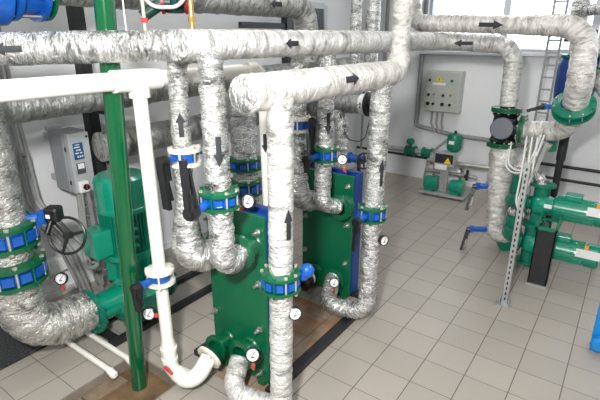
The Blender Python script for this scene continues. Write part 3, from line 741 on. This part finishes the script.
# ------------------------------------------------------------------ right hand group
e3 = empty('three_way_valve', (-1.09, 5.3, 1.44), 'dark three way mixing valve with round grey actuator and green flanges', 'valve')
bm = B(); lathe(bm, (-1.09, 5.3, 1.27), (0, 0, 1), [(.08, 0), (.14, .02), (.115, .06), (.135, .16), (.115, .27), (.14, .31), (.08, .33)], 32); tube(bm, [(-1.05, 5.3, 1.43), (-.92, 5.3, 1.43)], .09); box(bm, (-1.0, 5.22, 1.52), (.07, .06, .05), None, .01); mk('valve_body', bm, 'black', e3)
for (p, d) in (((-1.09, 5.3, 1.62), (0, 0, 1)), ((-1.09, 5.3, 1.25), (0, 0, -1)), ((-.91, 5.3, 1.43), (1, 0, 0))):
    bm = B(); lathe(bm, p, d, [(.08, -.022), (.155, -.022), (.155, .0), (.08, 0)], 32, True); lathe(bm, p, d, [(.08, .004), (.155, .004), (.155, .026), (.08, .026)], 32, True); fl = mk('flange', bm, 'green', e3)
    u, w, a = frame(d)
    for k in range(8):
        t = 2*PI*(k+.5)/8; bm = B(); hexbolt(bm, V(p)+(u*math.cos(t)+w*math.sin(t))*.13, d, .07, .011); mk('bolt', bm, 'bolt', fl)
ad = V((.12, -1, .22)).normalized(); bm = B(); lathe(bm, V((-1.085, 5.2, 1.43)), ad, [(0, 0), (.10, 0), (.115, .02), (.115, .09), (.108, .10), (0, .102)], 40); mk('actuator', bm, 'charcoal', e3)
el = pipe('elbow_pipe', 'bright foil wrapped elbow sweeping from three way valve to ring flange', [(-.90, 5.3, 1.43), (-.50, 5.30, 1.44), (-.46, 5.14, 1.70)], lambda f, s: .092+.02*f, 'foil_bright', .2, wrap=.004, crump=.006, re=(False, False))
vr, en = valve('tilted green ring flange valve with bright blue lever stem at right', (-.46, 5.10, 1.72), (0, -.62, .78), .115, .185, .05, .022, fmat='teal_dark', bmat='blue', nb=10, lug=False, stub=(-.98, 0, -.05), sl=.05)
lever(vr, en, (-.9, -.3, 0), (-.9, -.35, -.35), .14)
dn = pipe('down_pipe', 'crumpled foil down pipe under three way valve ending near floor',
     [(-1.07, 5.3, 1.25), (-1.03, 5.3, .18), (-.88, 5.42, .18)], lambda f, s: (.125 if s < .5 else max(.098, .125-.12*(s-.5)))+.012*math.sin(s*11)**2, 'foil_bright', .16, wrap=.006, crump=.012)
pipe('slanting_pipe', 'foil wrapped branch slanting behind the down pipe to upper pump', [(-.72, 5.62, 1.28), (-.98, 5.6, .80), (-.98, 5.5, .60)], .10, 'foil_bright', .2, wrap=.006, crump=.010)
bm = B(); cyl(bm, (-.72, 5.75, 1.15), (-.72, 5.75, 1.45), .12); tag(mk('strainer', bm, 'teal_dark'), 'dark green strainer partly hidden behind white cables', 'valve')
for (z, y, lab) in ((.77, 5.22, 'upper blue stem valve with black lever left of foil down pipe'), (.25, 5.2, 'lower blue stem valve with black lever left of foil down pipe')):
    e = empty('butterfly_valve', (-1.2, y, z), lab, 'valve')
    bm = B(); cyl(bm, (-1.08, 5.27, z), (-1.25, y-.04, z), .032); box(bm, (-1.25, y-.04, z), (.05, .05, .08), None, .01); mk('stem_neck', bm, 'blue', e)
    lever(e, (-1.28, y-.05, z-.01), (-1, -.2, 0), (-.12, -.25, -1), .28, w=.034)
def hpump(label, x0, z, y, tagz):
    """horizontal teal pump, motor toward +X"""
    e = empty('circulation_pump', (x0+.3, y, z), label, 'pump')
    ax = V((1, 0, 0))
    bm = B(); lathe(bm, (x0, y, z), ax, [(0, 0), (.135, 0), (.135, .035), (.07, .04), (.07, .07), (.10, .10), (.12, .13), (.12, .20), (.10, .22), (.09, .27), (.12, .29), (0, .29)], 36); mk('volute', bm, 'teal', e)
    bm = B(); cyl(bm, (x0+.15, y, z-.22), (x0+.15, y, z+.22), .075); 
    for s in (-1, 1): lathe(bm, (x0+.15, y, z+s*.20), (0, 0, s), [(.07, 0), (.12, 0), (.12, .025), (.07, .025)], 28, True)
    mk('port', bm, 'teal_dark', e)
    bm = B(); cyl(bm, (x0+.28, y, z), (x0+.66, y, z), .112, seg=36)
    for k in range(24):
        t = 2*PI*k/24; box(bm, (x0+.47, y+.116*math.cos(t), z+.116*math.sin(t)), (.34, .006, .012), Matrix.Rotation(t-PI/2, 3, 'X'))
    mk('motor_body', bm, 'teal', e)
    bm = B(); lathe(bm, (x0+.66, y, z), ax, [(0, 0), (.122, 0), (.122, .10), (.105, .12), (0, .122)], 36); mk('fan_cover', bm, 'teal', e)
    bm = B(); box(bm, (x0+.44, y, z+.135), (.15, .13, .06), None, .01); mk('terminal_box', bm, 'teal', e)
    bm = B(); box(bm, (x0+.68, y-.13, z+.055), (.21, .008, .085), Matrix.Rotation(.0, 3, 'Y')); nt = mk('paper_tag', bm, 'label', e)
    bm = B(); box(bm, (x0+.66, y-.125, z+.12), (.035, .012, .045), None, .003); mk('clip', bm, 'orange', nt)
    bm = B(); box(bm, (x0+.24, y-.122, z+.03), (.07, .006, .04)); mk('nameplate', bm, 'label', e)
    return e
hpump('upper horizontal teal pump resting on black post, right side', -.74, .72, 5.08, 0)
hpump('lower horizontal teal pump near floor, behind black post', -.76, .29, 5.06, 0)
for (z, lab) in ((.98, 'short foil elbow over upper teal pump'), (.53, 'short foil elbow between the two teal pumps')):
    pipe('elbow_pipe', lab, [(-.88, 5.2, z+.02), (-.62, 5.1, z+.02), (-.60, 5.08, z-.08)], .052, 'foil', .09, wrap=.003, crump=.006)
bm = B(); cyl(bm, (-.90, 5.44, .10), (-.84, 5.36, .10+.0), .13); tube(bm, [(-.90, 5.36, .25), (-.84, 5.2, .29), (-.74, 5.08, .29)], .08); tube(bm, [(-.93, 5.42, .6), (-.86, 5.2, .68), (-.74, 5.1, .72)], .08); tube(bm, [(-.84, 5.3, .2), (-.84, 5.3, 1.0)], .085)
tag(mk('pump_manifold', bm, 'teal_dark'), 'dark green cast manifold linking both teal pumps to foil pipe', 'manifold')
e = empty('pump_post', (-.45, 4.75, 0), 'black steel post carrying the upper teal pump', 'post')
bm = B(); bx2(bm, (-.53, 4.68, .015), (-.36, 4.70, .61)); bx2(bm, (-.53, 4.68, .015), (-.52, 4.80, .61)); bx2(bm, (-.37, 4.68, .015), (-.36, 4.80, .61)); mk('channel', bm, 'steel_black', e)
bm = B(); bx2(bm, (-.54, 4.66, 0), (-.35, 4.84, .015)); mk('base_plate', bm, 'galv', e)
bm = B(); bx2(bm, (-.54, 4.66, .60), (-.52, 5.0, .68)); bx2(bm, (-.37, 4.66, .60), (-.35, 5.0, .68)); bx2(bm, (-.54, 4.66, .60), (-.35, 4.70, .625)); bx2(bm, (-.54, 4.96, .60), (-.35, 5.0, .62)); mk('cradle', bm, 'teal_dark', e)
# slotted strut
e = empty('slotted_strut', (-.62, 4.15, 0), 'perforated steel strut bolted upright to open tiled floor', 'strut')
bm = B(); bx2(bm, (-.645, 4.13, .006), (-.600, 4.133, 1.36)); bx2(bm, (-.645, 4.133, .006), (-.642, 4.17, 1.36)); bx2(bm, (-.603, 4.133, .006), (-.600, 4.17, 1.36))
for k in range(24): box(bm, (-.6225, 4.129, .06+k*.054), (.013, .002, .028), mi=1)
mk('channel', bm, ['galv', 'steel_black'], e)
bm = B(); bx2(bm, (-.69, 4.08, 0), (-.56, 4.20, .006)); box(bm, (-.66, 4.14, .035), (.006, .06, .07)); box(bm, (-.585, 4.14, .035), (.006, .06, .07)); mk('base_plate', bm, 'galv', e)
for x in (-.68, -.57):
    bm = B(); cyl(bm, (x, 4.10, .004), (x, 4.10, .02), .009, seg=6); mk('bolt', bm, 'steel', e)
# flat steel strap leaning over the pumps
plain('steel_strap', 'flat grey steel channel slanting down to upper teal pump', [(-.66, 5.25, 1.30), (-.73, 5.0, .80)], .025, 'galv', cat='strap', seg=4)
# vertical cable ladder by the wall
e = empty('cable_ladder', (-.96, 6.8, 1.0), 'narrow upright white cable ladder behind the right pipes', 'cable tray')
for s in (-1, 1):
    bm = B(); bx2(bm, (-.96+s*.07-.012, 6.78, .9), (-.96+s*.07+.012, 6.81, 3.69)); mk('rail', bm, 'conduit', e)
for k in range(18):
    bm = B(); bx2(bm, (-1.02, 6.79, .95+k*.15), (-.90, 6.80, .97+k*.15)); mk('rung', bm, 'conduit', e)
for k in range(2):
    pl = plain('white_cable', 'white cable looping below the three way valve', [(-1.0+.02*k, 5.22, 1.30), (-.98+.02*k, 5.1, 1.02+.03*k), (-.80+.03*k, 5.05, 1.0+.04*k), (-.72+.03*k, 5.05, 1.25), (-.70+.03*k, 5.15, 1.42)], .010, 'cable', .12, 'cable', 'white cables below the three way valve')
for k in range(3):
    plain('white_cable', 'white cable running down to the teal pumps beside strut', [(-.82+.05*k, 5.1, 1.40), (-.80+.05*k, 5.0, 1.0), (-.80+.02*k, 4.95, .75), (-.74+.02*k, 4.95, .6)], .010, 'cable', .15, 'cable', 'white cables down to teal pumps')
# dark blue vessel behind
e = empty('blue_strainer', (-.57, 6.0, 1.55), 'dark blue filter vessel with green flange behind right down pipe', 'filter')
bm = B(); lathe(bm, (-.57, 6.0, 1.62), (0, 0, 1), [(0, 0), (.14, .02), (.19, .08), (.20, .20), (.20, .45), (.17, .52), (.14, .55), (0, .55)], 36); mk('vessel', bm, 'blue_plate', e)
bm = B(); lathe(bm, (-.57, 6.0, 2.14), (0, 0, 1), [(0, 0), (.19, 0), (.19, .03), (0, .03)], 32); mk('flange', bm, 'green', e)
bm = B(); cyl(bm, (-.57, 6.0, 2.17), (-.57, 6.0, 2.30), .13); mk('collar', bm, 'foil_white', e)
bm = B(); lathe(bm, (-.57, 6.0, 2.30), (0, 0, 1), [(0, 0), (.19, 0), (.19, .03), (.12, .04), (.12, .12), (0, .12)], 32); mk('cap', bm, 'steel_black', e)
bm = B(); cyl(bm, (-.57, 6.0, 1.0), (-.57, 6.0, 1.64), .05); cyl(bm, (-.57, 6.0, 0), (-.57, 6.0, 1.0), .04); mk('leg', bm, 'steel_black', e)
# vertical pipes at upper right behind
pipe('riser_pipe', 'thick bright foil riser at upper right edge, turning away to right wall', [(-.27, 5.6, 3.69), (-.27, 5.6, 1.80), (2.59, 5.6, 1.80)], .14, 'foil_bright', .25, wrap=.005, crump=.006)
valve('small blue and green valve on right edge riser', (-.27, 5.6, 2.12), (0, 0, 1), .14, .20, .09, .022, fmat='teal_dark', nb=8)
pipe('riser_pipe', 'narrow foil riser behind elbow at top right', [(-.68, 6.2, 3.69), (-.68, 6.2, 2.5)], .09, 'foil', wrap=.005, crump=.006)
plain('cross_pipe', 'thin foil cross pipe joining the risers at top right', [(-.68, 6.2, 2.62), (-.20, 5.7, 2.62)], .06, 'foil')
# bright blue stand at the right edge
e = empty('blue_stand', (.10, 3.9, 0), 'bright blue steel stand at right edge of picture', 'stand')
bm = B(); bx2(bm, (.085, 3.86, .10), (.20, 3.94, .72), .01); mk('column', bm, 'cyan', e)
bm = B(); lathe(bm, (.14, 3.85, .08), (0, -1, 0), [(0, 0), (.055, 0), (.055, .05), (.04, .07), (0, .07)], 24); bx2(bm, (.09, 3.82, 0), (.28, 3.98, .10), .01); mk('caster_wheel', bm, 'cyan', e)

# ------------------------------------------------------------------ back wall fittings
e = empty('control_cabinet', (-2.53, 7.5, 1.2), 'grey electric cabinet with yellow warning sign on back wall', 'cabinet')
bm = B(); bx2(bm, (-2.81, 7.42, 1.20), (-2.24, 7.60, 1.84), .008); mk('housing', bm, 'panel_grey', e)
bm = B(); bx2(bm, (-2.795, 7.405, 1.215), (-2.255, 7.42, 1.825), .005); dr = mk('door', bm, 'panel_grey', e)
bm = B(); zt = 1.79
v = [bm.verts.new(p) for p in ((-2.64, 7.40, 1.68), (-2.53, 7.40, 1.68), (-2.585, 7.40, 1.775))]; bm.faces.new(v)
r = bmesh.ops.extrude_face_region(bm, geom=bm.faces[:]); bmesh.ops.translate(bm, verts=[x for x in r['geom'] if isinstance(x, bmesh.types.BMVert)], vec=(0, .004, 0))
ws = mk('warning_sign', bm, 'yellow', dr)
bm = B(); box(bm, (-2.587, 7.398, 1.73), (.008, .003, .03), Matrix.Rotation(.4, 3, 'Y')); box(bm, (-2.582, 7.398, 1.71), (.008, .003, .03), Matrix.Rotation(.4, 3, 'Y')); mk('bolt_mark', bm, 'matte_black', ws)
bm = B(); bx2(bm, (-2.69, 7.40, 1.625), (-2.48, 7.404, 1.665)); mk('nameplate', bm, 'label', dr)
for (x, z, r, m) in ((-2.74, 1.70, .022, 'matte_black'), (-2.38, 1.70, .02, 'green'), (-2.74, 1.47, .022, 'matte_black'), (-2.65, 1.48, .018, 'brass'), (-2.50, 1.47, .022, 'matte_black'), (-2.38, 1.48, .018, 'brass'), (-2.74, 1.33, .03, 'black'), (-2.65, 1.33, .022, 'black'), (-2.50, 1.33, .03, 'black'), (-2.38, 1.33, .022, 'black')):
    bm = B(); lathe(bm, (x, 7.405, z), (0, -1, 0), [(0, 0), (r, 0), (r, .02), (0, .022)], 16); mk('push_button', bm, m, dr)
plain('wall_conduit', 'grey conduit running down back wall left of cabinet then right along tray', [(-2.96, 7.55, 2.9), (-2.97, 7.55, .92), (-2.30, 7.55, .83), (-.85, 7.55, .80)], .035, 'conduit', .08, 'conduit')
for k in range(3):
    plain('cabinet_cable', 'short grey cable dropping from underside of electric cabinet', [(-2.70+.09*k, 7.53, 1.21), (-2.70+.09*k, 7.53, 1.0), (-2.62+.07*k, 7.52, .84)], .018, 'cable_grey', .06, 'cable', 'cables under the cabinet')
plain('wall_conduit', 'slanting grey conduit from tray down to booster set', [(-2.30, 7.52, .83), (-2.52, 7.4, .62), (-2.52, 7.2, .4)], .02, 'conduit', .08, 'conduit')
plain('wall_pipe', 'black horizontal pipe low along back wall from corner', [(-4.1, 7.56, .39), (XR, 7.56, .33)], .022, 'steel_black', seg=12, step=.5)
plain('wall_pipe', 'black horizontal pipe on back wall above the low one at right', [(-1.0, 7.56, .56), (XR, 7.56, .53)], .024, 'steel_black', seg=12, step=.5)
# valved steel pipe left of booster set
e = empty('valved_pipe', (-3.0, 7.45, .45), 'thin steel wall pipe with two green valves left of booster set', 'pipe')
bm = B(); tube(bm, [(-3.60, 7.45, .50), (-2.60, 7.45, .50), (-2.5, 7.2, .50)], .045, .06); mk('tube', bm, 'galv', e)
for k, (x, m) in enumerate(((-2.98, 'teal_dark'), (-2.68, 'teal_dark'))):
    bm = B(); cyl(bm, (x-.08, 7.45, .50), (x+.08, 7.45, .50), .07); lathe(bm, (x-.09, 7.45, .5), (1, 0, 0), [(0, 0), (.09, 0), (.09, .03), (0, .03)], 20); lathe(bm, (x+.06, 7.45, .5), (1, 0, 0), [(0, 0), (.09, 0), (.09, .03), (0, .03)], 20)
    vv = mk('valve_body', bm, m, e)
    if k == 0:
        bm = B(); cyl(bm, (x, 7.43, .55), (x, 7.40, .66), .02); lathe(bm, (x, 7.40, .66), (.2, -.6, 1), [(0, 0), (.07, 0), (.07, .02), (0, .02)], 16); mk('handwheel', bm, 'teal_dark', vv)
# booster pump set
e = empty('booster_set', (-2.15, 6.85, 0), 'small steel booster set with two teal pumps and control panel', 'pump set')
bm = B(); bx2(bm, (-2.50, 6.72, .03), (-1.80, 7.12, .07), .004); mk('base_plate', bm, 'galv', e)
for x in (-2.42, -1.88):
    bm = B(); bx2(bm, (x-.03, 6.78, 0), (x+.03, 7.06, .03)); mk('foot', bm, 'steel_black', e)
for x in (-2.38, -1.98):
    bm = B(); lathe(bm, (x-.10, 6.85, .19), (1, 0, 0), [(0, 0), (.09, .02), (.105, .06), (.105, .16), (.12, .17), (.12, .22), (0, .23)], 28); box(bm, (x, 6.85, .10), (.14, .14, .07)); mk('pump', bm, 'teal', e)
bm = B(); bx2(bm, (-2.24, 6.86, .07), (-2.12, 6.90, .72)); mk('column', bm, 'galv', e)
bm = B(); tube(bm, [(-2.50, 6.98, .34), (-1.72, 6.98, .34)], .03); tube(bm, [(-2.50, 6.98, .50), (-1.55, 6.98, .52)], .035); tube(bm, [(-2.38, 6.98, .2), (-2.38, 6.98, .5)], .022); tube(bm, [(-1.96, 6.98, .2), (-1.96, 6.98, .5)], .022); tube(bm, [(-2.5, 6.98, .5), (-2.55, 7.0, .15)], .015); mk('pipework', bm, 'steel', e)
bm = B(); bx2(bm, (-2.33, 6.78, .49), (-2.02, 6.85, .71), .005); cp = mk('control_panel', bm, 'galv', e)
bm = B(); bx2(bm, (-2.31, 6.77, .54), (-2.04, 6.78, .68)); pd = mk('panel_window', bm, 'steel_black', cp)
bm = B(); bx2(bm, (-2.30, 6.77, .44), (-2.12, 6.775, .52)); mk('label_plate', bm, 'label', cp)
bm = B(); v = [bm.verts.new(p) for p in ((-2.17, 6.765, .545), (-2.06, 6.765, .545), (-2.115, 6.765, .64))]; bm.faces.new(v)
r = bmesh.ops.extrude_face_region(bm, geom=bm.faces[:]); bmesh.ops.translate(bm, verts=[x for x in r['geom'] if isinstance(x, bmesh.types.BMVert)], vec=(0, .004, 0)); mk('warning_sign', bm, 'yellow', cp)
bm = B(); cyl(bm, (-1.94, 6.86, .45), (-1.94, 6.80, .45), .035); cyl(bm, (-1.84, 6.9, .30), (-1.84, 6.9, .46), .02); box(bm, (-1.84, 6.86, .37), (.05, .05, .06), None, .01); mk('pressure_switch', bm, 'black', e)
bm = B(); cyl(bm, (-1.94, 6.80, .45), (-1.94, 6.797, .45), .028); mk('dial', bm, 'label', e)
bm = B(); lathe(bm, (-2.10, 6.95, .70), (0, 0, 1), [(0, 0), (.07, .0), (.10, .03), (.11, .07), (.11, .23), (.095, .27), (.05, .28), (0, .28)], 32); et = mk('expansion_tank', bm, 'teal_dark', e)
bm = B(); bx2(bm, (-2.15, 6.835, .83), (-2.07, 6.842, .88)); mk('sticker', bm, 'label', et)
bm = B(); cyl(bm, (-2.10, 6.95, .98), (-2.10, 6.95, 1.02), .02); mk('cap', bm, 'black', et)

# ------------------------------------------------------------------ floor things
bm = B(); bx2(bm, (XL+.03, -.6, .0), (-3.46, 1.52, .018), .004); tag(mk('floor_mat', bm, 'mat'), 'black coarse rubber mat on floor at lower left', 'mat')
for (y, lab) in ((1.44, 'nearer white plastic drain pipe lying on tiles'), (1.60, 'farther white plastic drain pipe lying on tiles')):
    o = plain('drain_pipe', lab, [(-3.55, y, .035), (-2.73, y, .03), (-2.70, y, .0)], .021, 'white', .02)
    bm = B(); lathe(bm, (-2.76, y, .031), (1, 0, -.3), [(.022, 0), (.028, 0), (.028, .03), (.03, .05), (.024, .068), (0, .072)], 20); mk('elbow_fitting', bm, 'white', o)
e = empty('steel_base_frame', (-2.2, 2.4, 0), 'black steel channel base frame under pumps and exchangers', 'frame')
def beam(a, b, h=.05):
    bm = B(); bx2(bm, (a[0], a[1], 0), (b[0], b[1], h), .003); mk('beam', bm, 'steel_black', e)
beam((-3.06, 1.62), (-3.00, 3.6)); beam((-3.42, 1.62), (-3.36, 3.6)); beam((-3.36, 1.66), (-3.06, 1.72))
beam((-1.70, 1.95), (-1.62, 3.5)); beam((-2.42, 1.95), (-2.34, 3.5)); beam((-2.34, 2.16), (-1.70, 2.24)); beam((-2.34, 3.42), (-1.70, 3.50)); beam((-3.0, 2.75), (-2.42, 2.81))

# ------------------------------------------------------------------ lamps: added unseen ceiling fill fixtures, daylight, the photographer's flash
def area(name, loc, rot, sx, sy, power, col=(1, 1, 1)):
    d = bpy.data.lights.new(name, 'AREA'); d.shape = 'RECTANGLE'; d.size = sx; d.size_y = sy; d.energy = power; d.color = col
    o = bpy.data.objects.new(name, d); COL.objects.link(o); o.location = loc; o.rotation_euler = rot; return o
def emis(name, col, s):
    t = NT(name); t.setp(Base_Color=(.9, .9, .9, 1), Emission_Color=col, Emission_Strength=s); return t.m
M['lamp'] = emis('fill_light_diffuser', (1, 1, 1, 1), 5)  # glow of the added ceiling fill fixtures
for k, (x, y) in enumerate(((-2.6, .9), (-.2, .9), (-2.6, 3.7), (.2, 3.9), (-1.6, 6.3), (1.2, 6.2))):  # fixtures out of view, added to fill the room with light
    e = empty('ceiling_fill_light', (x, y, ZC-.07), 'long white fill light added on the unseen ceiling', 'ceiling light', 'added ceiling fill lights')
    bm = B(); bx2(bm, (x-.1, y-.6, ZC-.05), (x+.1, y+.6, ZC), .01); mk('housing', bm, 'frame', e)
    bm = B(); bx2(bm, (x-.085, y-.58, ZC-.07), (x+.085, y+.58, ZC-.05), .01); mk('diffuser', bm, 'lamp', e)
    area('ceiling_fill_lamp', (x, y, ZC-.08), (0, 0, 0), .17, 1.15, 10, (1, .985, .96))
fl = area('camera_flash', (-.30, -.20, 2.80), (0, 0, 0), .2, .2, 132, (1, .99, .97))
fl.rotation_euler = (V((-2.0, 3.2, .7))-fl.location).to_track_quat('-Z', 'Y').to_euler()
area('window_daylight', ((WX0+WX1)/2, YB+.35, 2.75), (math.radians(-90), 0, 0), WX1-WX0, 1.2, 30, (.88, .94, 1))
w = bpy.data.worlds.new('sky'); scn.world = w; w.use_nodes = True
bg = w.node_tree.nodes['Background']; bg.inputs[0].default_value = (.80, .89, 1, 1); bg.inputs[1].default_value = .85
scn.view_settings.view_transform = 'Standard'; scn.view_settings.look = 'None'
scn.view_settings.exposure = 0.36; scn.view_settings.gamma = 1; scn.view_settings.use_curve_mapping = False
